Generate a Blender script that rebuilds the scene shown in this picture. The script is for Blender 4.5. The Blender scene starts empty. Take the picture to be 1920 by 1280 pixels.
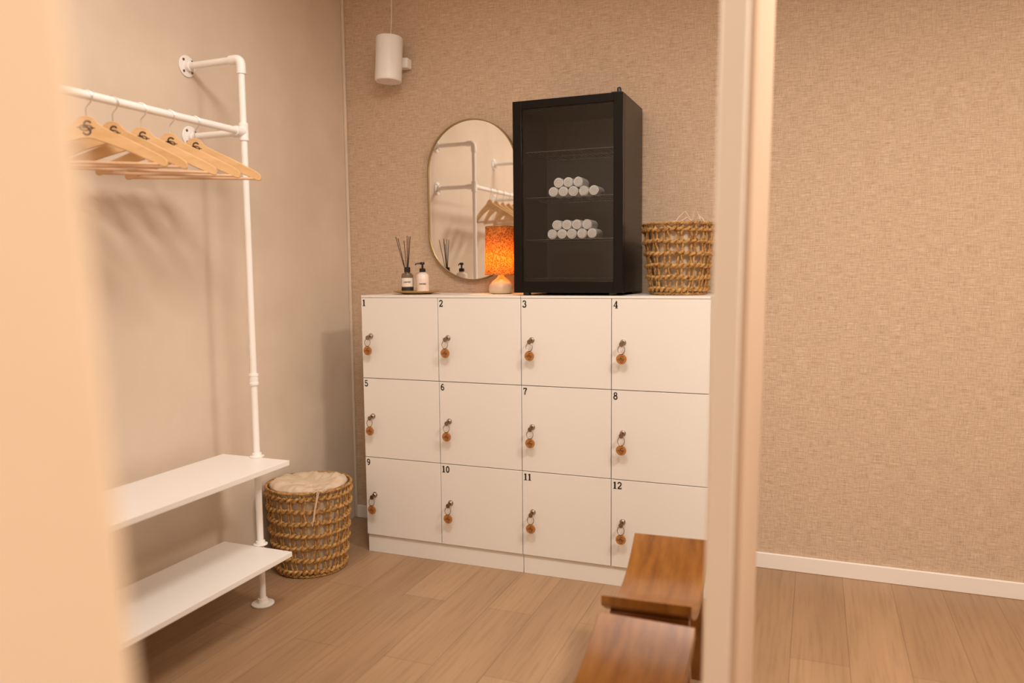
import bpy, math, random
from math import sin, cos, pi, radians, sqrt
from mathutils import Vector, Matrix
from mathutils import noise as mn
random.seed(4)
scene = bpy.context.scene
COL = scene.collection
scene.view_settings.view_transform='Standard'

# ---------------------------------------------------------------- mesh tools
class M:
    def __init__(s): s.v=[]; s.f=[]
    def add(s,vs,fs):
        b=len(s.v); s.v+= [tuple(p) for p in vs]; s.f+=[tuple(i+b for i in f) for f in fs]; return s
    def box(s,x0,x1,y0,y1,z0,z1):
        vs=[(x,y,z) for z in (z0,z1) for y in (y0,y1) for x in (x0,x1)]
        return s.add(vs,[(0,2,3,1),(4,5,7,6),(0,1,5,4),(2,6,7,3),(0,4,6,2),(1,3,7,5)])
    def lathe(s,prof,n=48,c=(0,0,0),axis='z',cap=True):
        vs=[];fs=[]
        for r,z in prof:
            for i in range(n):
                a=2*pi*i/n; x,y=r*cos(a),r*sin(a)
                if axis=='z': p=(x,y,z)
                elif axis=='x': p=(z,x,y)
                else: p=(y,z,x)
                vs.append((p[0]+c[0],p[1]+c[1],p[2]+c[2]))
        for k in range(len(prof)-1):
            for i in range(n):
                j=(i+1)%n; fs.append((k*n+i,k*n+j,(k+1)*n+j,(k+1)*n+i))
        if cap:
            if prof[0][0]>1e-5: fs.append(tuple(range(n))[::-1])
            if prof[-1][0]>1e-5: fs.append(tuple((len(prof)-1)*n+i for i in range(n)))
        return s.add(vs,fs)
    def tube(s,pts,r,n=10,closed=False):
        P=[Vector(p) for p in pts]; m=len(P)
        rs=r if isinstance(r,(list,tuple)) else [r]*m
        def tan(i):
            if closed: return (P[(i+1)%m]-P[i-1]).normalized()
            return (P[min(i+1,m-1)]-P[max(i-1,0)]).normalized()
        t=tan(0); up=Vector((0,0,1)) if abs(t.z)<.9 else Vector((1,0,0))
        nrm=t.cross(up).normalized(); vs=[];fs=[]
        for i in range(m):
            t=tan(i); nrm=(nrm-t*nrm.dot(t)).normalized(); b=t.cross(nrm)
            for k in range(n):
                a=2*pi*k/n; vs.append(P[i]+(nrm*cos(a)+b*sin(a))*rs[i])
        for i in range(m if closed else m-1):
            j=(i+1)%m
            for k in range(n):
                l=(k+1)%n; fs.append((i*n+k,i*n+l,j*n+l,j*n+k))
        if not closed:
            fs.append(tuple(range(n))[::-1]); fs.append(tuple((m-1)*n+k for k in range(n)))
        return s.add(vs,fs)
    def prism(s,poly,y0,y1):
        n=len(poly)
        vs=[(x,y0,z) for x,z in poly]+[(x,y1,z) for x,z in poly]
        fs=[(i,(i+1)%n,n+(i+1)%n,n+i) for i in range(n)]
        fs+=[tuple(range(n))[::-1],tuple(range(n,2*n))]
        return s.add(vs,fs)
    def ribbon(s,pts,w,y=0,closed=False,th=0.0):
        P=[Vector(p) for p in pts]; m=len(P); vs=[];fs=[]
        for i in range(m):
            if closed: t=(P[(i+1)%m]-P[i-1])
            else: t=P[min(i+1,m-1)]-P[max(i-1,0)]
            t.normalize(); nn=Vector((-t.y,t.x))
            ww=w[i] if isinstance(w,(list,tuple)) else w
            for q in (1,-1):
                p=P[i]+nn*q*ww/2; vs.append((p.x,y,p.y))
        for i in range(m if closed else m-1):
            j=(i+1)%m; fs.append((2*i,2*i+1,2*j+1,2*j))
        return s.add(vs,fs)
    def mesh(s,name,smooth=True,ang=35):
        me=bpy.data.meshes.new(name); me.from_pydata(s.v,[],s.f); me.update()
        import bmesh
        bm=bmesh.new(); bm.from_mesh(me); bmesh.ops.recalc_face_normals(bm,faces=bm.faces); bm.to_mesh(me); bm.free()
        if smooth:
            me.shade_smooth(); me.set_sharp_from_angle(angle=radians(ang))
        return me

def thing(name,label,cat,loc=(0,0,0),rot=(0,0,0),group=None):
    o=bpy.data.objects.new(name,None); o.empty_display_size=.05
    o.location=loc; o.rotation_euler=rot; COL.objects.link(o)
    o['label']=label; o['category']=cat
    if group: o['group']=group
    return o
def part(name,m,mat,parent=None,loc=(0,0,0),rot=(0,0,0),bevel=0,seg=2,label=None,ang=35):
    me=m.mesh(name,ang=ang) if isinstance(m,M) else m
    if not me.materials: me.materials.append(mat)
    o=bpy.data.objects.new(name,me); COL.objects.link(o)
    if parent: o.parent=parent
    o.location=loc; o.rotation_euler=rot
    if bevel:
        b=o.modifiers.new('Bevel','BEVEL'); b.width=bevel; b.segments=seg; b.limit_method='ANGLE'; b.harden_normals=False
    if label: o['label']=label
    return o
def solo(name,m,mat,label,cat,loc=(0,0,0),rot=(0,0,0),bevel=0,group=None):
    o=part(name,m,mat,None,loc,rot,bevel); o['label']=label; o['category']=cat
    if group: o['group']=group
    return o
def struct(name,m,mat,bevel=0):
    o=part(name,m,mat,None,bevel=bevel); o['kind']='structure'; return o

# ---------------------------------------------------------------- materials
def newmat(name,col=(.8,.8,.8),rough=.5,metal=0,spec=.5,**k):
    m=bpy.data.materials.new(name); m.use_nodes=True; nt=m.node_tree
    p=nt.nodes['Principled BSDF']
    p.inputs['Base Color'].default_value=(*col,1); p.inputs['Roughness'].default_value=rough
    p.inputs['Metallic'].default_value=metal; p.inputs['Specular IOR Level'].default_value=spec
    for kk,vv in k.items(): p.inputs[kk.replace('_',' ')].default_value=vv
    return m,nt,p
def N(nt,t,**k):
    n=nt.nodes.new(t)
    for a,b in k.items(): setattr(n,a,b)
    return n
def noise(nt,scale,vec_scale=(1,1,1),detail=3,rough=.5,coord='Object',rot=(0,0,0)):
    tc=N(nt,'ShaderNodeTexCoord'); mp=N(nt,'ShaderNodeMapping'); mp.inputs['Scale'].default_value=vec_scale
    mp.inputs['Rotation'].default_value=rot
    nz=N(nt,'ShaderNodeTexNoise'); nz.inputs['Scale'].default_value=scale; nz.inputs['Detail'].default_value=detail
    nz.inputs['Roughness'].default_value=rough
    nt.links.new(tc.outputs[coord],mp.inputs['Vector']); nt.links.new(mp.outputs['Vector'],nz.inputs['Vector'])
    return nz.outputs['Fac']
def ramp(nt,fac,stops):
    r=N(nt,'ShaderNodeValToRGB'); e=r.color_ramp.elements
    while len(e)<len(stops): e.new(.5)
    for el,(p,c) in zip(e,stops): el.position=p; el.color=(*c,1)
    nt.links.new(fac,r.inputs['Fac']); return r.outputs['Color']
def bump(nt,p,h,strength=.3,dist=.002):
    b=N(nt,'ShaderNodeBump'); b.inputs['Strength'].default_value=strength; b.inputs['Distance'].default_value=dist
    nt.links.new(h,b.inputs['Height']); nt.links.new(b.outputs['Normal'],p.inputs['Normal'])
def math_(nt,op,a,b):
    n=N(nt,'ShaderNodeMath',operation=op)
    for i,x in enumerate((a,b)):
        if isinstance(x,(int,float)): n.inputs[i].default_value=x
        else: nt.links.new(x,n.inputs[i])
    return n.outputs[0]
def mixc(nt,fac,a,b,mode='MIX'):
    n=N(nt,'ShaderNodeMix',data_type='RGBA',blend_type=mode)
    if isinstance(fac,(int,float)): n.inputs[0].default_value=fac
    else: nt.links.new(fac,n.inputs[0])
    for i,x in ((6,a),(7,b)):
        if isinstance(x,tuple): n.inputs[i].default_value=(*x,1)
        else: nt.links.new(x,n.inputs[i])
    return n.outputs[2]

# woven grasscloth wallpaper: fine horizontal and vertical threads
wallpaper,nt,p=newmat('woven_wallpaper',rough=.85,spec=.2)
A=noise(nt,1,(16,16,330),1,.5); B=noise(nt,1,(330,330,16),1,.5)
A2=noise(nt,1,(50,50,520),1,.5); B2=noise(nt,1,(520,520,50),1,.5)
ca=ramp(nt,A,[(.26,(.50,.37,.262)),(.48,(.590,.452,.335)),(.70,(.665,.53,.405))])
cb=ramp(nt,B,[(.26,(.84,.82,.80)),(.48,(.98,.975,.97)),(.70,(1.06,1.065,1.07))])
cc=ramp(nt,A2,[(.28,(.84,.81,.78)),(.5,(1,1,1)),(.7,(1.08,1.08,1.08))])
cd=ramp(nt,B2,[(.28,(.86,.84,.82)),(.5,(1,1,1)),(.7,(1.07,1.07,1.07))])
col=mixc(nt,.9,ca,cb,'MULTIPLY'); col=mixc(nt,.85,col,cc,'MULTIPLY'); col=mixc(nt,.85,col,cd,'MULTIPLY')
h=math_(nt,'ADD',A2,B2)
nt.links.new(col,p.inputs['Base Color']); bump(nt,p,h,.25,.0015)
# smooth plaster
def plaster(name,a,b):
    m,nt,p=newmat(name,rough=.75,spec=.25)
    c=ramp(nt,noise(nt,1.6,(1,1,1),5,.55),[(.3,a),(.7,b)])
    nt.links.new(c,p.inputs['Base Color']); bump(nt,p,noise(nt,14,(1,1,1),5,.6),.12,.004); return m
plaster_m=plaster('beige_plaster',(.64,.54,.44),(.77,.66,.55))
near_m=plaster('peach_plaster',(.70,.55,.405),(.80,.64,.485))
pier_m=plaster('cream_painted_frame',(.60,.455,.345),(.64,.49,.375))
ceil_m,_,_=newmat('ceiling_paint',(.75,.70,.63),.9)
# laminate floor
floor_m,nt,p=newmat('oak_laminate',rough=.40,spec=.4)
tc=N(nt,'ShaderNodeTexCoord'); mp=N(nt,'ShaderNodeMapping'); mp.inputs['Rotation'].default_value=(0,0,pi/2)
br=N(nt,'ShaderNodeTexBrick'); br.offset=.37
for k,v in {'Scale':1,'Mortar Size':.0010,'Brick Width':1.3,'Row Height':.19,'Bias':0}.items(): br.inputs[k].default_value=v
br.inputs['Color1'].default_value=(.345,.215,.122,1); br.inputs['Color2'].default_value=(.410,.262,.152,1); br.inputs['Mortar'].default_value=(.19,.115,.065,1)
nt.links.new(tc.outputs['Object'],mp.inputs['Vector']); nt.links.new(mp.outputs['Vector'],br.inputs['Vector'])
g=noise(nt,1,(70,2.6,1),6,.65); g2=noise(nt,1,(7,.8,1),3,.5)
gc=ramp(nt,g,[(.3,(.70,.66,.62)),(.5,(1,1,1)),(.72,(1.10,1.09,1.08))])
c=mixc(nt,.65,br.outputs['Color'],gc,'MULTIPLY')
c=mixc(nt,.45,c,ramp(nt,g2,[(.3,(.78,.75,.72)),(.7,(1.10,1.10,1.10))]),'MULTIPLY')
nt.links.new(c,p.inputs['Base Color']); bump(nt,p,g,.05,.001)
def wood(name,a,b,c3,scale=(2,14,14),rough=.4,s=1.,coat=0):
    m,nt,p=newmat(name,rough=rough,spec=.4)
    n=noise(nt,s,scale,5,.6,rot=(0,0,.05))
    cc=ramp(nt,n,[(.3,a),(.5,b),(.7,c3)]); nt.links.new(cc,p.inputs['Base Color']); bump(nt,p,n,.06,.001)
    p.inputs['Coat Weight'].default_value=coat; p.inputs['Coat Roughness'].default_value=.2
    return m
teak=wood('teak',(.16,.055,.009),(.235,.090,.016),(.30,.125,.025),(26,3,10),.28,1.0,.5)
hanger_wood=wood('beech_wood',(.64,.40,.19),(.72,.47,.24),(.80,.55,.30),(6,30,30),.4)
bar_wood=wood('dowel_wood',(.60,.38,.23),(.66,.43,.27),(.70,.47,.30),(6,30,30),.45)
tag_wood=wood('tag_wood',(.34,.135,.035),(.43,.185,.055),(.50,.235,.08),(10,60,90),.45)
white_lac,_,_=newmat('white_lacquer',(.80,.785,.755),.38,spec=.4)
white_top,_,_=newmat('white_worktop',(.83,.81,.78),.35,spec=.4)
white_metal,nt,p=newmat('white_powder_coat',(.90,.89,.88),.38,spec=.45); bump(nt,p,noise(nt,300),.04,.0005)
white_shelf,_,_=newmat('white_shelf_board',(.88,.87,.86),.4)
trim_m,_,_=newmat('white_trim',(.84,.80,.76),.5)
frame_m,_,_=newmat('cream_frame',(.86,.80,.73),.5)
cable_m,_,_=newmat('white_cable',(.75,.68,.6),.5)
black_m,_,_=newmat('black_steel',(.006,.005,.005),.24,spec=.2)
black_in,_,_=newmat('grey_liner',(.040,.039,.040),.5,spec=.2)
black_pl,_,_=newmat('black_plastic',(.012,.011,.011),.3)
ink,_,_=newmat('black_ink',(.02,.015,.012),.6)
burn,_,_=newmat('burnt_emblem',(.05,.02,.008),.7)
burn2,_,_=newmat('engraved_emblem',(.12,.045,.015),.7)
chrome,_,_=newmat('chrome_wire',(.75,.73,.7),.22,1.0)
dimwire,_,_=newmat('dark_wire',(.18,.17,.16),.4,1.0)
bronze,_,_=newmat('dark_bronze',(.32,.25,.19),.3,1.0)
steel,_,_=newmat('brushed_steel',(.50,.45,.40),.3,1.0)
brass,nt,p=newmat('brushed_brass',(.36,.27,.14),.36,.9); bump(nt,p,noise(nt,200),.05,.0004)
gold,_,_=newmat('matt_gold',(.62,.41,.15),.5,.5)
mirror_m,_,_=newmat('mirror_glass',(.93,.92,.90),.01,1.0)
towel_m,nt,p=newmat('white_terry',(.95,.94,.92),.95,spec=.1); bump(nt,p,noise(nt,260,detail=4),.6,.003)
cloth,nt,p=newmat('linen_liner',(.64,.52,.39),.95,spec=.1); bump(nt,p,noise(nt,1,(300,300,300),3),.4,.001)
ceramic,nt,p=newmat('cream_ceramic',(.62,.52,.40),.35); bump(nt,p,noise(nt,60),.05,.001)
seagrass,nt,p=newmat('seagrass_rope',rough=.55,spec=.4)
n_=noise(nt,1,(60,60,90),4,.6); cc=ramp(nt,n_,[(.3,(.18,.08,.018)),(.5,(.42,.225,.068)),(.72,(.64,.40,.15))])
nt.links.new(cc,p.inputs['Base Color']); bump(nt,p,noise(nt,1,(200,200,400),3),.5,.003)
reed_m,_,_=newmat('black_reed',(.02,.015,.012),.7)
paper,_,_=newmat('label_paper',(.80,.74,.67),.7)
paper2,_,_=newmat('pink_label_paper',(.82,.70,.62),.7)
soap_m,_,_=newmat('white_bottle',(.80,.74,.67),.3)
# thin clear glass
glass_m=bpy.data.materials.new('thin_glass'); glass_m.use_nodes=True; nt=glass_m.node_tree; nt.nodes.clear()
o=N(nt,'ShaderNodeOutputMaterial'); mx=N(nt,'ShaderNodeMixShader'); tr=N(nt,'ShaderNodeBsdfTransparent'); gl=N(nt,'ShaderNodeBsdfGlossy')
fr=N(nt,'ShaderNodeFresnel'); fr.inputs['IOR'].default_value=1.4
tr.inputs['Color'].default_value=(.95,.95,.95,1); gl.inputs['Roughness'].default_value=.02
nt.links.new(fr.outputs[0],mx.inputs[0]); nt.links.new(tr.outputs[0],mx.inputs[1]); nt.links.new(gl.outputs[0],mx.inputs[2]); nt.links.new(mx.outputs[0],o.inputs[0])
bglass,_,_=newmat('smoky_bottle_glass',(.30,.22,.15),.08,Transmission_Weight=.55)
# lamp shade
shade_m=bpy.data.materials.new('speckled_shade_fabric'); shade_m.use_nodes=True; nt=shade_m.node_tree; nt.nodes.clear()
o=N(nt,'ShaderNodeOutputMaterial'); mx=N(nt,'ShaderNodeMixShader'); df=N(nt,'ShaderNodeBsdfDiffuse'); tl=N(nt,'ShaderNodeBsdfTranslucent')
vo=N(nt,'ShaderNodeTexVoronoi'); vo.inputs['Scale'].default_value=150; tc=N(nt,'ShaderNodeTexCoord'); nt.links.new(tc.outputs['Object'],vo.inputs['Vector'])
c1=ramp(nt,vo.outputs['Distance'],[(.2,(.30,.13,.035)),(.65,(.66,.38,.13))])
nt.links.new(c1,df.inputs['Color']); nt.links.new(c1,tl.inputs['Color']); mx.inputs[0].default_value=.58
nt.links.new(df.outputs[0],mx.inputs[1]); nt.links.new(tl.outputs[0],mx.inputs[2]); nt.links.new(mx.outputs[0],o.inputs[0])
bulb_m,nt,p=newmat('warm_bulb',(1,.8,.5),.5); p.inputs['Emission Color'].default_value=(1,.46,.12,1); p.inputs['Emission Strength'].default_value=170

# ---------------------------------------------------------------- room
RX,RY,RZ=4.7,-6.2,2.95
struct('floor',M().box(-.2,RX+.2,RY-.2,.2,-.1,0),floor_m)
struct('ceiling',M().box(-.2,RX+.2,RY-.2,.2,RZ,RZ+.1),ceil_m)
struct('wall_back',M().box(-.2,RX+.2,0,.15,0,RZ),wallpaper)
struct('wall_left',M().box(-.15,0,RY,0,0,RZ),plaster_m)
struct('wall_right',M().box(RX,RX+.15,RY,0,0,RZ),plaster_m)
struct('wall_rear',M().box(-.15,RX+.15,RY-.15,RY,0,RZ),plaster_m)
# close wall end beside the camera (slightly leaning plaster edge)
w=M(); xa,xb=2.076,1.890
w.add([(0,-3.41,0),(xa,-3.41,0),(xa,-3.26,0),(0,-3.26,0),(0,-3.41,RZ),(xb,-3.41,RZ),(xb,-3.26,RZ),(0,-3.26,RZ)],
 [(0,3,2,1),(4,5,6,7),(0,1,5,4),(1,2,6,5),(2,3,7,6),(3,0,4,7)])
struct('wall_near',w,near_m,bevel=.01)
def leanbox(x0,x1,y0,y1,k,zc=1.25):
    vs=[(x+k*(z-zc),y,z) for z in (0,RZ) for y in (y0,y1) for x in (x0,x1)]
    return M().add(vs,[(0,2,3,1),(4,5,7,6),(0,1,5,4),(2,6,7,3),(0,4,6,2),(1,3,7,5)])
struct('wall_partition',leanbox(2.185,2.226,-2.2,-1.72,.014),pier_m,bevel=.004)
struct('trim_1',leanbox(2.168,2.214,-2.212,-2.16,.014),frame_m,bevel=.004)
struct('trim_2',M().box(0,.016,-.012,0,0,RZ),plaster_m,bevel=.004)
struct('baseboard_back',M().box(.016,RX,-.014,0,0,.07),trim_m,bevel=.003)

# ---------------------------------------------------------------- lockers
LX,LY,DH,DW,PZ=.35,-.442,.379,.4,.0866
def arc(cx,cy,rx,ry,a0,a1,n=14):
    return [(cx+rx*cos(radians(a0+(a1-a0)*i/n)),cy+ry*sin(radians(a0+(a1-a0)*i/n))) for i in range(n+1)]
DIG={
'1':(.55,[([(.28,0),(.28,1)],.2),([(.05,.04),(.51,.04)],.09),([(.28,.95),(.06,.82)],.1)]),
'2':(.66,[(arc(.32,.72,.22,.23,170,-20)+[(.46,.5),(.1,.1)],.15),([(.06,.07),(.6,.07)],.15),([(.57,.05),(.57,.26)],.08),([(.13,.72),(.13,.78)],.16)]),
'3':(.64,[(arc(.3,.74,.2,.21,160,-80),.14),(arc(.3,.28,.24,.23,85,-160),.16),([(.1,.2),(.1,.27)],.14),([(.12,.75),(.12,.8)],.14)]),
'4':(.68,[([(.44,0),(.44,1)],.17),([(.44,.95),(.06,.3)],.09),([(.03,.3),(.64,.3)],.1),([(.27,.04),(.62,.04)],.09)]),
'5':(.64,[([(.14,.93),(.55,.93)],.14),([(.13,.97),(.13,.5)],.09),(arc(.3,.32,.24,.27,130,-160),.15),([(.1,.2),(.1,.27)],.13)]),
'6':(.66,[(arc(.33,.3,.22,.25,0,360),.14),(arc(.5,.45,.39,.5,180,95),.15),([(.52,.78),(.52,.84)],.13)]),
'7':(.62,[([(.06,.92),(.58,.92)],.16),([(.09,.98),(.09,.72)],.08),([(.55,.88),(.32,.45),(.27,0)],.15)]),
'8':(.66,[(arc(.33,.75,.19,.2,0,360),.13),(arc(.33,.28,.23,.24,0,360),.15)]),
'9':(.66,[(arc(.33,.7,.22,.25,0,360),.14),(arc(.16,.55,.39,.5,0,-85),.15),([(.14,.2),(.14,.26)],.13)]),
'0':(.68,[(arc(.33,.5,.22,.44,0,360,24),.16)])}
def number_mesh(s,size):
    m=M(); x=0
    for ch in s:
        w_,st=DIG[ch]
        for pts,th in st:
            m.ribbon([(x+a*size,b*size) for a,b in pts],th*size*1.15)
        x+=(w_+.07)*size
    return m.mesh('number',smooth=False)
def emblem(m,s,y,cx=0,cz=0,k=1):
    pts=arc(.12,.28,.22,.2,20,200)+arc(-.02,.05,.16,.06,150,60,4)+arc(.05,-.28,.24,.22,60,-170)
    m.ribbon([(cx+a*s,cz+b*s) for a,b in pts],.12*s*k,y)
    m.ribbon([(cx+a*s,cz+b*s) for a,b in arc(0,0,.42,.2,0,360,20)],.065*s*k,y)
    m.ribbon([(cx-.6*s,cz),(cx+.6*s,cz)],.06*s*k,y); return m
door_me=M().box(.0015,DW-.0015,0,.018,.0015,DH-.0015).mesh('door')
lock_me=M().lathe([(0.0,-.016),(.008,-.016),(.0095,-.014),(.0095,-.004),(.0125,-.003),(.0125,0)],24,axis='y').mesh('lock')
key_m=M(); key_m.box(-.0012,.0012,-.030,-.014,-.004,.003); key_m.prism([(x,z) for x,z in arc(0,-.006,.0095,.0105,0,350,16)],-.034,-.0315)
key_me=key_m.mesh('key')
ring_me=M().tube([(.0145*cos(a),-.034+.003*sin(a),-.028+.0175*sin(a)) for a in [2*pi*i/28 for i in range(28)]],.0015,8,True).mesh('ring')
tag_me=M().lathe([(0,-.0025),(.0205,-.0025),(.0215,-.0015),(.0215,.0015),(.0205,.0025),(0,.0025)],36,(0,-.033,-.066),'y').mesh('wooden_tag')
emb_me=emblem(M(),.026,-.0363,0,-.067,.7).mesh('emblem',smooth=False)
num=0; cabs=[]
for u in range(2):
    x0=LX+.8*u
    cab=thing('locker_cabinet','white lacquered six-door locker cabinet with numbered doors','locker',(x0,LY,0),group='white locker cabinets')
    cabs.append(cab)
    g_=.0015
    b=M(); b.box(g_,.8-g_,.019,.43,PZ,PZ+3*DH)
    part('body',b,white_lac,cab,bevel=.001)
    part('plinth',M().box(g_,.8-g_,.010,.41,0,PZ-.001),white_lac,cab,bevel=.001)
    part('top_panel',M().box(g_,.8-g_,-.001,.436,PZ+3*DH,PZ+3*DH+.010),white_top,cab,bevel=.001)
for r in range(3):
    for cidx in range(4):
        num+=1; cab=cabs[cidx//2]
        d=part('door',door_me,white_lac,cab,((cidx%2)*DW,0,PZ+(2-r)*DH),bevel=.0012,label='white door numbered %d'%num)
        part('lock',lock_me,steel,d,(.05,0,DH*.5+.01))
        part('number',number_mesh(str(num),.030),ink,d,(.008,-.0006,DH-.040),label='black serif number %d'%num)
        fx=LX+cidx*DW+.05; fz=PZ+(2-r)*DH+DH*.5+.01
        kf=thing('key_fob','small key with round wooden tag hanging from locker door','key',(fx,LY,fz),group='wooden key tags on locker doors')
        part('key',key_me,bronze,kf)
        part('ring',ring_me,bronze,kf)
        hold=part('wooden_tag',tag_me,tag_wood,kf,label='round engraved wooden tag')
        part('emblem',emb_me,burn2,hold)
TOPZ=PZ+3*DH+.010

# ---------------------------------------------------------------- garment rack
PX,PY,PY2=.267,-1.103,-2.075
ZE,ZR,ZC,Z1,Z2=2.156,1.883,.924,.611,.25
rack=thing('clothes_rack','white powder-coated pipe clothes rack with two shelves on plaster wall','clothes rack',(PX,PY,0))
def L(x,y,z): return (x-PX,y-PY,z)
R_=.0130
for yy in (PY,PY2):
    part('post',M().tube([L(PX,yy,.004),L(PX,yy,ZE-.02)],R_,20),white_metal,rack)
    part('elbow',M().tube([L(PX,yy,ZE-.055),L(PX,yy,ZE-.052),L(PX,yy,ZE-.025)]+[L(PX-.022+.022*cos(a),yy,ZE-.022+.022*sin(a)) for a in [radians(15*i) for i in range(1,7)]]+[L(PX-.05,yy,ZE)],.0178,20),white_metal,rack)
    for zz in (ZE,ZR):
        part('wall_bracket',M().tube([L(.004,yy,zz),L(PX-.01,yy,zz)],R_,20),white_metal,rack)
        fl_=part('wall_flange',M().lathe([(0,0),(.040,0),(.042,.002),(.042,.005),(.040,.007),(.021,.008),(.019,.022),(.0130,.023)],32,L(.0,yy,zz),'x'),white_metal,rack)
        for k in range(4):
            a=pi/4+k*pi/2
            part('screw',M().lathe([(0,.0),(.005,0),(.005,.003),(0,.003)],12,L(.007,yy+.031*cos(a),zz+.031*sin(a)),'x'),bronze,fl_)
    part('tee_joint',M().lathe([(.0130,-.034),(.0180,-.033),(.0190,-.024),(.0180,-.02),(.0180,.02),(.0190,.024),(.0180,.033),(.0130,.034)],24,L(PX,yy,ZR)),white_metal,rack)
    sg=-1 if yy==PY else 1
    part('rail_socket',M().tube([L(PX,yy,ZR),L(PX,yy+sg*.045,ZR)],.0178,20),white_metal,rack)
    part('bracket_socket',M().tube([L(PX,yy,ZR),L(PX-.045,yy,ZR)],.0178,20),white_metal,rack)
    part('coupling',M().lathe([(.0130,-.024),(.0180,-.023),(.0190,-.014),(.0174,-.012),(.0174,.012),(.0190,.014),(.0180,.023),(.0130,.024)],24,L(PX,yy,ZC)),white_metal,rack)
    part('floor_flange',M().lathe([(0,0),(.043,0),(.045,.002),(.045,.006),(.042,.008),(.021,.009),(.019,.026),(.0130,.027)],36,L(PX,yy,0)),white_metal,rack)
    for zz in (Z1,Z2):
        part('shelf_collar',M().lathe([(.0130,.001),(.028,.001),(.028,.004),(.019,.006),(.018,.016),(.0130,.017)],28,L(PX,yy,zz)),white_metal,rack)
part('hanging_rail',M().tube([L(PX,PY,ZR),L(PX,PY2,ZR)],R_,20),white_metal,rack)
for zz,sx,ex in ((Z1,.428,-1.108),(Z2,.438,-1.125)):
    part('shelf',M().box(.10-PX,sx-PX,-2.12-PY,ex-PY,zz-.02,zz),white_shelf,rack,bevel=.0015)

# ---------------------------------------------------------------- hangers
st=[(0,-.076,-.143),(.008,-.077,-.143),(.016,-.080,-.144),(.024,-.087,-.146),(.032,-.098,-.149),(.045,-.107,-.153),(.07,-.120,-.162),(.10,-.134,-.174),(.13,-.149,-.187),(.16,-.165,-.201),(.19,-.181,-.215),(.212,-.194,-.225),(.222,-.202,-.226),(.227,-.210,-.221)]
sta=[(-x,a,b) for x,a,b in st[::-1][:-1]]+st
hm=M(); vs=[];fs=[]
for x,a,b in sta:
    y=-.035*(x/.228)**2; hh=.0065
    vs+=[(x,y-hh,a),(x,y+hh,a),(x,y+hh,b),(x,y-hh,b)]
for i in range(len(sta)-1):
    for k in range(4): fs.append((4*i+k,4*i+(k+1)%4,4*i+4+(k+1)%4,4*i+4+k))
fs+=[(0,1,2,3),tuple(4*(len(sta)-1)+k for k in (3,2,1,0))]
hw=hm.add(vs,fs).mesh('wooden_body')
hb=M().tube([(-.205,-.028,-.218),(.205,-.028,-.218)],.0050,12).mesh('trouser_bar')
hk=M().tube([(0,0,-.085),(0,0,-.055),(.003,0,-.048),(.012,0,-.038)]+[(.0205*cos(a),0,-.0185+.0205*sin(a)) for a in [radians(-40+15*i) for i in range(0,16)]],.0018,8).mesh('hook')
he=emblem(M(),.041,-.0080,0,-.112,.95).mesh('emblem',smooth=False)
for y,rz in ((-1.36,31),(-1.475,36),(-1.595,42),(-1.705,30),(-1.80,37)):
    h=thing('clothes_hanger','beech wood clothes hanger with burnt emblem hanging on white rail','clothes hanger',(PX,y,ZR+R_+.0002),(0,0,radians(rz)),group='wooden hangers on white rail')
    part('wooden_body',hw,hanger_wood,h,bevel=.002)
    part('trouser_bar',hb,bar_wood,h,label='slim round trouser bar')
    part('hook',hk,chrome,h,label='chrome hook')
    part('emblem',he,burn,h,label='black script emblem')

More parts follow.
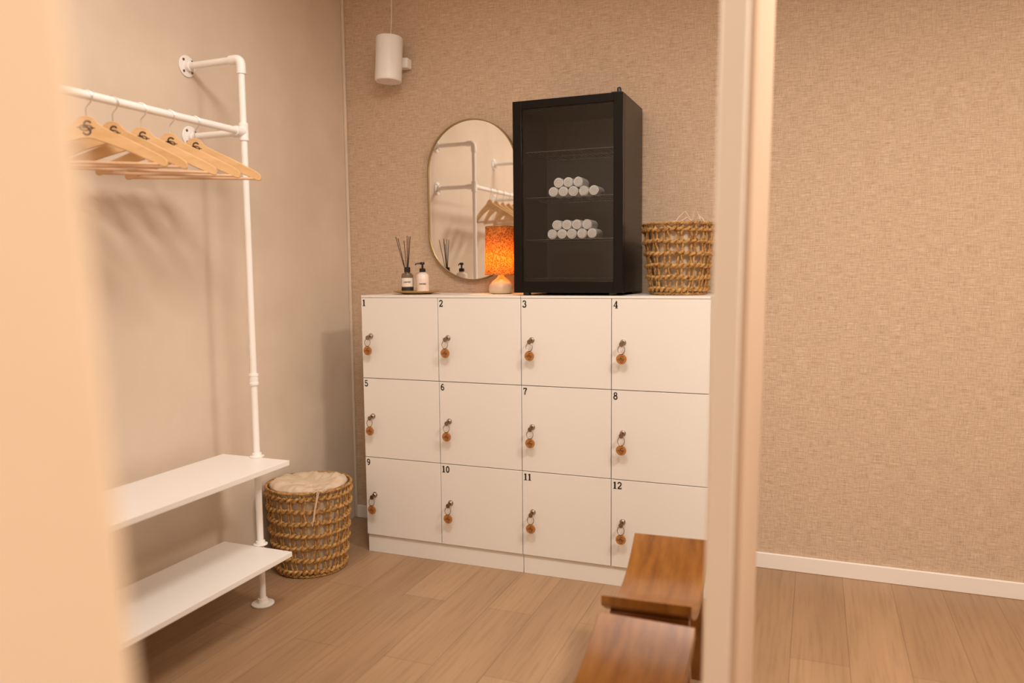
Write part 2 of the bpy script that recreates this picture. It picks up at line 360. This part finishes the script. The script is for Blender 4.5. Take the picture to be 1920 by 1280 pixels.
# ---------------------------------------------------------------- baskets
def basket(x,y,z,rb,rt,H,rows,nst,label,strand,kind):
    b=thing('laundry_basket',label,'basket',(x,y,z))
    rad=lambda t: rb+(rt-rb)*(t**.8)
    body=M()
    body.lathe([(0,.002),(rb*.96,.002),(rb*.98,.008),(0,.010)],40)
    for i in range(nst):
        for dd in (-.0085,.0085):
            a=2*pi*(i+.5)/nst; pts=[]
            for k in range(25):
                t=k/24; rr=rad(t)+strand*.35*sin(k*1.3+i); aa=a+(dd*(1+.35*sin(k*.9+i*2)))/rr+.008*sin(k*1.1+i*1.7)
                pts.append((rr*cos(aa),rr*sin(aa),.004+t*(H-.008)))
            body.tube(pts,strand*.82,7)
    # knotted rope rows: two strands that loop over and under each stake pair
    for r in range(rows):
        t=(r+.5)/rows; zz=H*t
        for ph in (0,pi):
            pts=[]; n=nst*16
            for i in range(n):
                a=2*pi*i/n; q=nst*a+ph
                wob=.2*strand*sin(a*7+r*2)
                rr=rad(t)+strand*(1.15*cos(q)+.2*cos(2*q))+wob
                z2=zz+strand*1.2*sin(q)+.4*strand*sin(a*5+r*3)+.3*strand*sin(q*3+r)
                pts.append((rr*cos(a),rr*sin(a),max(z2,strand)))
            thick=[strand*(.88+.42*cos(nst*2*pi*i/n+ph)) for i in range(n)]
            body.tube(pts,thick,8,True)
    for ph in (0,pi):
        n=nst*10
        body.tube([((rb+strand*.5*cos(nst*1.5*2*pi*i/n+ph))*cos(2*pi*i/n),(rb+strand*.5*cos(nst*1.5*2*pi*i/n+ph))*sin(2*pi*i/n),strand*1.3+strand*.5*sin(nst*1.5*2*pi*i/n+ph)) for i in range(n)],strand*.7,6,True)
    part('woven_body',body,seagrass,b,label='chunky open-weave seagrass rope sides')
    rim=M()
    for ph in (0,2*pi/3,4*pi/3):
        n=300; pts=[]
        for i in range(n):
            a=2*pi*i/n; q=nst*1.5*a+ph
            rr=rt+.003+strand*.6*cos(q); pts.append((rr*cos(a),rr*sin(a),H+strand*.6*sin(q)))
        rim.tube(pts,strand*.6,7,True)
    part('rim',rim,seagrass,b)
    ln=M(); n=120
    prof=[(rb*.90,.014),(rb*.93,.03)]
    for k in range(1,9):
        t=k/8; prof.append((rad(t)-strand*(2.6-.6*(t>.9)),.03+t*(H-.03)))
    vs=[];fs=[]
    for r_,z_ in prof:
        for i in range(n):
            a=2*pi*i/n; rr=r_-.0015+.0015*sin(a*17+z_*30); vs.append((rr*cos(a),rr*sin(a),z_))
    K=len(prof)
    if kind=='covered':
        rings=[(.995,.003),(.97,.008),(.92,.011),(.85,.013),(.77,.013),(.68,.012),(.58,.010),(.48,.009),(.38,.008),(.28,.006),(.18,.005),(.10,.004),(.04,.004)]
    else:
        rings=[(.99,.004),(.98,.008),(.96,.004),(.94,-.02),(.92,-.06),(.90,-.12)]
    for q,(f_,dz) in enumerate(rings):
        for i in range(n):
            a=2*pi*i/n
            rr=(rt-strand*1.8)*f_; off=(.03*(1-f_),-.02*(1-f_)) if kind=='covered' else (0,0)
            X,Y=rr*cos(a)+off[0],rr*sin(a)+off[1]
            if kind=='covered':
                wr=.017*mn.noise(Vector((X*14,Y*14,2.3)))+.011*mn.noise(Vector((X*50+3,Y*24,7.1)))+.003*sin(a*15+q*.6)*f_
                wr*=min(1,q/2)
            else: wr=.001*sin(a*11)
            vs.append((X,Y,H+dz+wr))
    tot=K+len(rings)
    for k in range(tot-1):
        for i in range(n):
            j=(i+1)%n; fs.append((k*n+i,k*n+j,(k+1)*n+j,(k+1)*n+i))
    if kind=='covered': fs.append(tuple((tot-1)*n+i for i in range(n)))
    ln.add(vs,fs)
    part('fabric_liner',ln,cloth,b,label='beige linen fabric liner',ang=80)
    return b
B1=basket(.205,-.69,0,.150,.184,.390,7,20,'tall round woven seagrass basket with linen liner on wood floor',.0058,'covered')
ds=M()
a0=radians(-48)
P0=Vector((cos(a0),sin(a0),0)); tt=Vector((-sin(a0),cos(a0),0))
def rp(r,s_,z): v=P0*r+tt*s_; return (v.x,v.y,z)
ds.tube([rp(.165,.02,.403),rp(.203,.015,.400),rp(.207,.010,.37),rp(.204,.002,.33),rp(.202,-.004,.29),rp(.200,-.010,.25)],.0022,7)
ds.tube([rp(.165,.02,.403),rp(.205,.022,.402),rp(.209,.014,.37),rp(.206,.008,.34),rp(.203,.002,.31),rp(.201,-.004,.27)],.0022,7)
for k in (-1,1):
    ds.tube([rp(.18,.02,.403),rp(.198,.02+k*.02,.412),rp(.205,.02+k*.035,.404),rp(.203,.02+k*.02,.397),rp(.193,.02,.403)],.0022,7)
part('drawstring',ds,cloth,B1)
B2=basket(1.785,-.215,TOPZ,.114,.146,.295,6,16,'small round woven seagrass basket with tied liner on locker top',.0054,'open')
ds=M()
for k,(dx,dz) in enumerate(((-.05,.035),(.045,.02),(.03,.045),(-.035,.01))):
    ds.tube([(.07,-.115,.300),(.07+dx*.5,-.125,.307+dz),(.07+dx,-.13,.300+dz*.5),(.07+dx*1.2,-.135,.287+dz*.4)],.0024,7)
part('drawstring',ds,cloth,B2)

# ---------------------------------------------------------------- mirror
mc=(.737,1.690); mw,mh=.241,.394
def pill(rw,rh,n=32):
    s=rh-rw; return [(mc[0]+rw*cos(a),mc[1]+s+rw*sin(a)) for a in [pi*i/n for i in range(n+1)]]+[(mc[0]+rw*cos(a),mc[1]-s+rw*sin(a)) for a in [pi+pi*i/n for i in range(n+1)]]
mir=thing('wall_mirror','tall pill-shaped wall mirror with thin brass frame','mirror',(mc[0],0,mc[1]-mh))
oy=(-mc[0],0,-(mc[1]-mh))
part('mirror_glass',M().prism(pill(mw-.004,mh-.004),-.022,-.004),mirror_m,mir,oy)
fo=pill(mw,mh); fi=pill(mw-.005,mh-.005); n=len(fo); f=M(); vs=[]
for P_,yy in ((fo,-.001),(fo,-.030),(fi,-.030),(fi,-.001)): vs+=[(x,yy,z) for x,z in P_]
fs=[]
for k in range(4):
    for i in range(n):
        j=(i+1)%n; fs.append((k*n+i,k*n+j,((k+1)%4)*n+j,((k+1)%4)*n+i))
f.add(vs,fs); part('frame',f,brass,mir,oy,label='thin brass frame')

# ---------------------------------------------------------------- cylinder wall speaker
sp=thing('wall_speaker','white cylindrical wall speaker with cable rising from its top','speaker',(.335,-.115,2.280),(radians(-2),radians(2),0))
part('housing',M().lathe([(0,.006),(.054,.006),(.054,0),(.063,0),(.066,.004),(.066,.208),(.063,.213),(0,.213)],56),white_metal,sp,label='white cylindrical housing')
part('grille',M().lathe([(0,.002),(.052,.002),(.052,.006),(0,.006)],40),trim_m,sp)
part('wall_mount',M().box(-.02,.070,.058,.108,.080,.130),white_metal,sp,bevel=.006)
part('cable',M().tube([(.008,.0,.212),(.008,.0,.25),(.006,.006,.32),(-.006,.02,.42),(-.008,.03,.52),(-.004,.04,.66)],.0022,8),cable_m,sp)

# ---------------------------------------------------------------- fridge
FX0,FX1,FY0,FY1,FZ0,FZ1=1.104,1.586,-.400,-.025,TOPZ+.012,2.060
W,D_,H_=FX1-FX0,FY1-FY0,FZ1-FZ0
fr=thing('glass_door_fridge','black glass-door display fridge standing on locker top','fridge',(FX0,FY0,TOPZ))
z0=.012; dt=.035; t=.035
b=M()
b.box(0,t,dt,D_,z0,z0+H_); b.box(W-t,W,dt,D_,z0,z0+H_); b.box(t,W-t,dt,D_,z0,z0+.06); b.box(t,W-t,dt,D_,z0+H_-t,z0+H_); b.box(t,W-t,D_-.03,D_,z0+.06,z0+H_-t)
part('cabinet',b,black_m,fr)
li=M(); e=.002
li.box(t,t+e,dt+.004,D_-.03,z0+.06,z0+H_-t); li.box(W-t-e,W-t,dt+.004,D_-.03,z0+.06,z0+H_-t); li.box(t,W-t,D_-.032,D_-.03,z0+.06,z0+H_-t); li.box(t,W-t,dt+.004,D_-.03,z0+.06,z0+.062); li.box(t,W-t,dt+.004,D_-.03,z0+H_-t-e,z0+H_-t)
part('interior_liner',li,black_in,fr)
door=M(); fw=.040; ft=.034; fb=.048
door.box(0,fw,0,dt-.003,z0,z0+H_); door.box(W-fw,W,0,dt-.003,z0,z0+H_); door.box(fw,W-fw,0,dt-.003,z0,z0+fb); door.box(fw,W-fw,0,dt-.003,z0+H_-ft,z0+H_)
dr=part('door',door,black_m,fr,bevel=.0015)
part('glass_pane',M().box(fw,W-fw,.004,.008,z0+fb,z0+H_-ft),glass_m,dr,label='clear glass pane')
part('hinge',M().box(W-.05,W-.008,.004,.05,z0+H_,z0+H_+.004).lathe([(0,0),(.009,0),(.009,.012),(.006,.018),(0,.018)],20,(W-.02,.016,z0+H_+.004)),black_pl,fr)
for fx,fy in ((.05,.03),(W-.05,.03),(.05,D_-.04),(W-.05,D_-.04)):
    part('foot',M().lathe([(0,0),(.014,0),(.017,.004),(.017,.0125),(0,.0125)],20,(fx,fy,0)),black_pl,fr)
shelfz=[1.850,1.655,1.474]
for sz in shelfz:
    s=M(); zz=sz-TOPZ; x0,x1,y0,y1=t+.006,W-t-.006,.052,D_-.045
    s.tube([(x0,y0,zz),(x1,y0,zz),(x1,y1,zz),(x0,y1,zz)],.0016,8,True)
    k=22
    for i in range(1,k):
        xx=x0+(x1-x0)*i/k; s.tube([(xx,y0,zz),(xx,y1,zz)],.0009,6)
    s.tube([(x0,(y0+y1)/2,zz-.0018),(x1,(y0+y1)/2,zz-.0018)],.0016,6)
    part('wire_shelf',s,dimwire,fr,label='thin grey wire shelf')

# towels
def towel_mesh(r,L_):
    m=M(); turns=3.2; n=90; th=r/turns*.46
    pin=[];pout=[]
    for i in range(n+1):
        a=2*pi*turns*i/n; rr=r*(.10+.90*i/n)*1.0
        wv=1+.015*sin(a*3.1)
        pout.append((rr*cos(a)*wv,rr*sin(a)*wv)); q=max(rr-th*1.85,.0005); pin.append((q*cos(a),q*sin(a)))
    ys=[0,.003,L_-.003,L_]; ins=[.0012,0,0,.0012]
    vs=[]
    for y_,i_ in zip(ys,ins):
        for (a,b_),(c_,d_) in zip(pout,pin):
            ro=sqrt(a*a+b_*b_); s_=(ro-i_)/ro
            vs+=[(a*s_,y_,b_*s_),(c_,y_,d_)]
    K=2*(n+1); fs=[]
    for k in range(3):
        for i in range(n):
            o0=k*K+2*i
            fs.append((o0,o0+2,o0+K+2,o0+K)); fs.append((o0+1,o0+K+1,o0+K+3,o0+3))
        fs.append((k*K,k*K+K,k*K+K+1,k*K+1)); e_=k*K+2*n; fs.append((e_,e_+1,e_+K+1,e_+K))
    for k in (0,3):
        for i in range(n):
            o0=k*K+2*i; fs.append((o0,o0+1,o0+3,o0+2))
    m.add(vs,fs)
    m.lathe([(0,.004),(r*.96,.004),(r*.96,L_-.004),(0,L_-.004)],32,axis='y')
    return m.mesh('rolled_towel',ang=60)
tr_=.0222
tm=[towel_mesh(tr_,.105),towel_mesh(tr_,.10)]
for gi,sz in enumerate(shelfz[1:]):
    bx=1.262-.008*gi; base=sz+.0022; st_=.0450
    top=3 if gi==0 else 4
    pos=[(bx+st_*i,base+tr_) for i in range(5)]+[(bx+st_/2+st_*i,base+tr_+tr_*1.74) for i in range(top)]
    for k,(tx,tz) in enumerate(pos):
        solo('rolled_towel',tm[k%2],towel_m,'small white terry towel rolled up on fridge shelf','towel',(tx,-.325+random.uniform(-.006,.004),tz),(0,random.uniform(0,6.28),0),group='rolled white towels on the %s shelf'%('upper' if gi==0 else 'lower'))

# ---------------------------------------------------------------- table lamp
lamp=thing('table_lamp','small table lamp with cream ceramic base and glowing speckled shade','lamp',(.958,-.19,TOPZ))
part('base',M().lathe([(0,0),(.042,0),(.053,.004),(.058,.016),(.058,.030),(.052,.046),(.038,.062),(.024,.072),(.016,.080),(.014,.090),(0,.090)],48),ceramic,lamp,label='rounded cream ceramic base')
part('socket',M().lathe([(0,.090),(.009,.090),(.014,.096),(.022,.122),(.022,.126),(0,.126)],24),brass,lamp)
part('bulb',M().lathe([(0,.126),(.010,.129),(.018,.146),(.020,.163),(.014,.180),(0,.188)],24),bulb_m,lamp)
shp=M(); ro,rti=.0765,.072; zb,zt=.090,.312
shp.lathe([(ro,zb),(rti,zt),(rti-.0012,zt),(ro-.0012,zb),(ro,zb)],64,cap=False)
part('lamp_shade',shp,shade_m,lamp,label='speckled amber fabric drum shade')
rg=M(); rg.tube([((ro-.001)*cos(a),(ro-.001)*sin(a),zb) for a in [2*pi*i/48 for i in range(48)]],.0014,6,True)
rg.tube([((rti-.001)*cos(a),(rti-.001)*sin(a),zt) for a in [2*pi*i/48 for i in range(48)]],.0014,6,True)
for k in range(3):
    a=2*pi*k/3; rg.tube([(.011*cos(a),.011*sin(a),.104),(.072*cos(a),.072*sin(a),.150),((ro-.004)*cos(a),(ro-.004)*sin(a),.15)],.0012,6)
part('shade_ring',rg,brass,lamp)

# ---------------------------------------------------------------- tray + bottles
TX,TY=.535,-.235
tray=M().lathe([(0,.000),(.062,.000),(.075,.004),(.103,.009),(.116,.015),(.1165,.0165),(.1145,.0165),(.102,.0115),(.075,.007),(.062,.006),(0,.006)],56)
solo('brass_tray',tray,gold,'shallow round brass tray on locker top','tray',(TX,TY,TOPZ))
def textmesh(s,size):
    cu=bpy.data.curves.new('t','FONT'); cu.body=s; cu.size=size; cu.align_x='CENTER'; cu.align_y='CENTER'; cu.offset=size*.012
    ob=bpy.data.objects.new('t',cu); COL.objects.link(ob); bpy.context.view_layer.update()
    me=bpy.data.meshes.new_from_object(ob); bpy.data.objects.remove(ob); me.transform(Matrix.Rotation(pi/2,4,'X')); return me
def band(r,z0_,z1_,a0_,a1_,n=24):
    m=M(); vs=[];fs=[]
    for i in range(n+1):
        a=radians(a0_+(a1_-a0_)*i/n)
        vs+=[(r*cos(a),r*sin(a),z0_),(r*cos(a),r*sin(a),z1_)]
    for i in range(n): fs.append((2*i,2*i+2,2*i+3,2*i+1))
    return m.add(vs,fs)
df_=thing('reed_diffuser','glass reed diffuser bottle with black reeds on brass tray','reed diffuser',(TX-.048,TY-.005,TOPZ+.006),(0,0,radians(26)))
part('bottle',M().lathe([(0,0),(.026,0),(.029,.003),(.029,.083),(.026,.092),(.014,.098),(.0125,.102),(.0125,.108),(0,.108)],40),bglass,df_,label='smoky glass bottle')
lb=part('label_band',band(.0294,.030,.072,-155,-25),paper,df_,label='cream paper label')
tme=textmesh('meraki',.0125); part('lettering',tme,ink,lb,(0,-.0305,.053))
part('label_stripe',band(.0293,.012,.026,-180,180,40),ink,df_,label='black band')
part('collar',M().lathe([(.006,.108),(.0145,.100),(.0150,.101),(.0150,.122),(.012,.124),(.006,.124)],28),black_pl,df_)
for k,(dx,dy,ln_) in enumerate(((-.052,.01,.27),(-.040,-.012,.262),(.002,.02,.275),(.012,-.006,.27),(.018,.012,.272),(-.012,.0,.25))):
    part('reed',M().tube([(-dx*.25,-dy*.25,.02),(dx,dy,ln_)],.0016,7),reed_m,df_)
so=thing('soap_dispenser','cream soap bottle with black pump on brass tray','soap dispenser',(TX+.037,TY-.008,TOPZ+.006),(0,0,radians(26)))
part('bottle',M().lathe([(0,0),(.027,0),(.030,.003),(.030,.080),(.027,.088),(.018,.094),(.0135,.097),(.0135,.100),(0,.100)],40),soap_m,so)
lb=part('label_band',band(.0304,.018,.066,-155,-25),paper2,so,label='pale pink paper label')
tme=textmesh('meraki',.0125); part('lettering',tme,ink,lb,(0,-.0315,.044))
pu=part('pump',M().lathe([(0,.100),(.0145,.099),(.0150,.101),(.0150,.114),(.0125,.117),(.0045,.118),(.0045,.134),(.010,.135),(.011,.137),(.011,.144),(.009,.147),(0,.147)],28),black_pl,so)
part('nozzle',M().tube([(0,0,.141),(-.020,-.004,.141),(-.030,-.006,.139),(-.034,-.007,.133)],[.0045,.0042,.0035,.003],10),black_pl,pu)

# ---------------------------------------------------------------- teak stools
def stool(x,y,rz,label,w2=.122,l2=.265):
    s=thing('wooden_stool',label,'stool',(x,y,0),(0,0,radians(rz)),group='curved teak stools')
    th=.029; n=28; vs=[];fs=[]
    m=M()
    zt=lambda q: .360+.092*(abs(q)**1.9)
    for i in range(n+1):
        q=-1+2*i/n; yy=q*l2; z=zt(q)
        for x_ in (-w2,w2): vs.append((x_,yy,z))
        for x_ in (-w2,w2): vs.append((x_,yy,z-th))
    for i in range(n):
        a=4*i; b=a+4
        fs+=[(a,a+1,b+1,b),(a+2,b+2,b+3,a+3),(a,b,b+2,a+2),(a+1,a+3,b+3,b+1)]
    fs+=[(0,2,3,1),(4*n,4*n+1,4*n+3,4*n+2)]
    m.add(vs,fs); part('seat',m,teak,s,bevel=.002,seg=3)
    for sg in (-1,1):
        q=.72; zl=zt(q)-th+.004
        lg=M(); yl=sg*q*l2
        vs=[(-w2+.012,yl-.014,zl),(w2-.012,yl-.014,zl),(w2-.012,yl+.014,zl),(-w2+.012,yl+.014,zl)]
        k=sg*.02
        vs+=[(-w2,yl-.014+k,0),(w2,yl-.014+k,0),(w2,yl+.014+k,0),(-w2,yl+.014+k,0)]
        lg.add(vs,[(0,1,2,3),(7,6,5,4),(0,4,5,1),(1,5,6,2),(2,6,7,3),(3,7,4,0)])
        part('leg',lg,teak,s,bevel=.003)
    part('stretcher',M().box(-.02,.02,-l2*.70,l2*.70,.15,.19),teak,s,bevel=.003)
stool(1.912,-1.285,2.5,'curved saddle-seat teak stool standing beside white lockers')
stool(1.940,-1.925,-1.5,'curved saddle-seat teak stool beside painted partition',.126)

# ---------------------------------------------------------------- lights
def area(name,loc,size,energy,color,rot=(0,0,0),shape='DISK',spread=pi):
    l=bpy.data.lights.new(name,'AREA'); l.shape=shape; l.size=size; l.energy=energy; l.color=color; l.spread=spread
    o=bpy.data.objects.new(name,l); o.location=loc; o.rotation_euler=rot; COL.objects.link(o); return o
warm=(1,.91,.82)
area('ceiling_spot',(1.72,-2.15,2.86),.5,29,warm,(radians(-8),radians(8),0))
area('soft_fill',(1.4,-1.9,2.92),1.8,15,warm,shape='DISK')  # added broad overhead fill, no actual fixture
area('right_side_fill',(3.3,-1.9,2.88),.5,68,(1,.86,.72),(radians(-6),0,0))  # added fill to brighten the side right of the partition
area('behind_camera_fill',(3.0,-4.3,2.88),.8,34,(1,.87,.74))  # added fill behind the camera, lights the near wall end
wd=bpy.data.worlds.new('World'); scene.world=wd; wd.use_nodes=True
wd.node_tree.nodes['Background'].inputs[0].default_value=(1,.85,.7,1); wd.node_tree.nodes['Background'].inputs[1].default_value=.3

# ---------------------------------------------------------------- camera
cam=bpy.data.cameras.new('Camera'); co=bpy.data.objects.new('Camera',cam); COL.objects.link(co)
yaw,pit,rol=.3745,.0921,-.0099
Rm=Matrix.Rotation(yaw,4,'Z')@Matrix.Rotation(pi/2-pit,4,'X')@Matrix.Rotation(rol,4,'Z')
co.matrix_world=Matrix.Translation((2.3306,-3.5518,1.3439))@Rm
cam.sensor_width=36; cam.lens=27.14; cam.clip_start=.02
cam.dof.use_dof=True; cam.dof.focus_distance=3.45; cam.dof.aperture_fstop=1.4
scene.camera=co
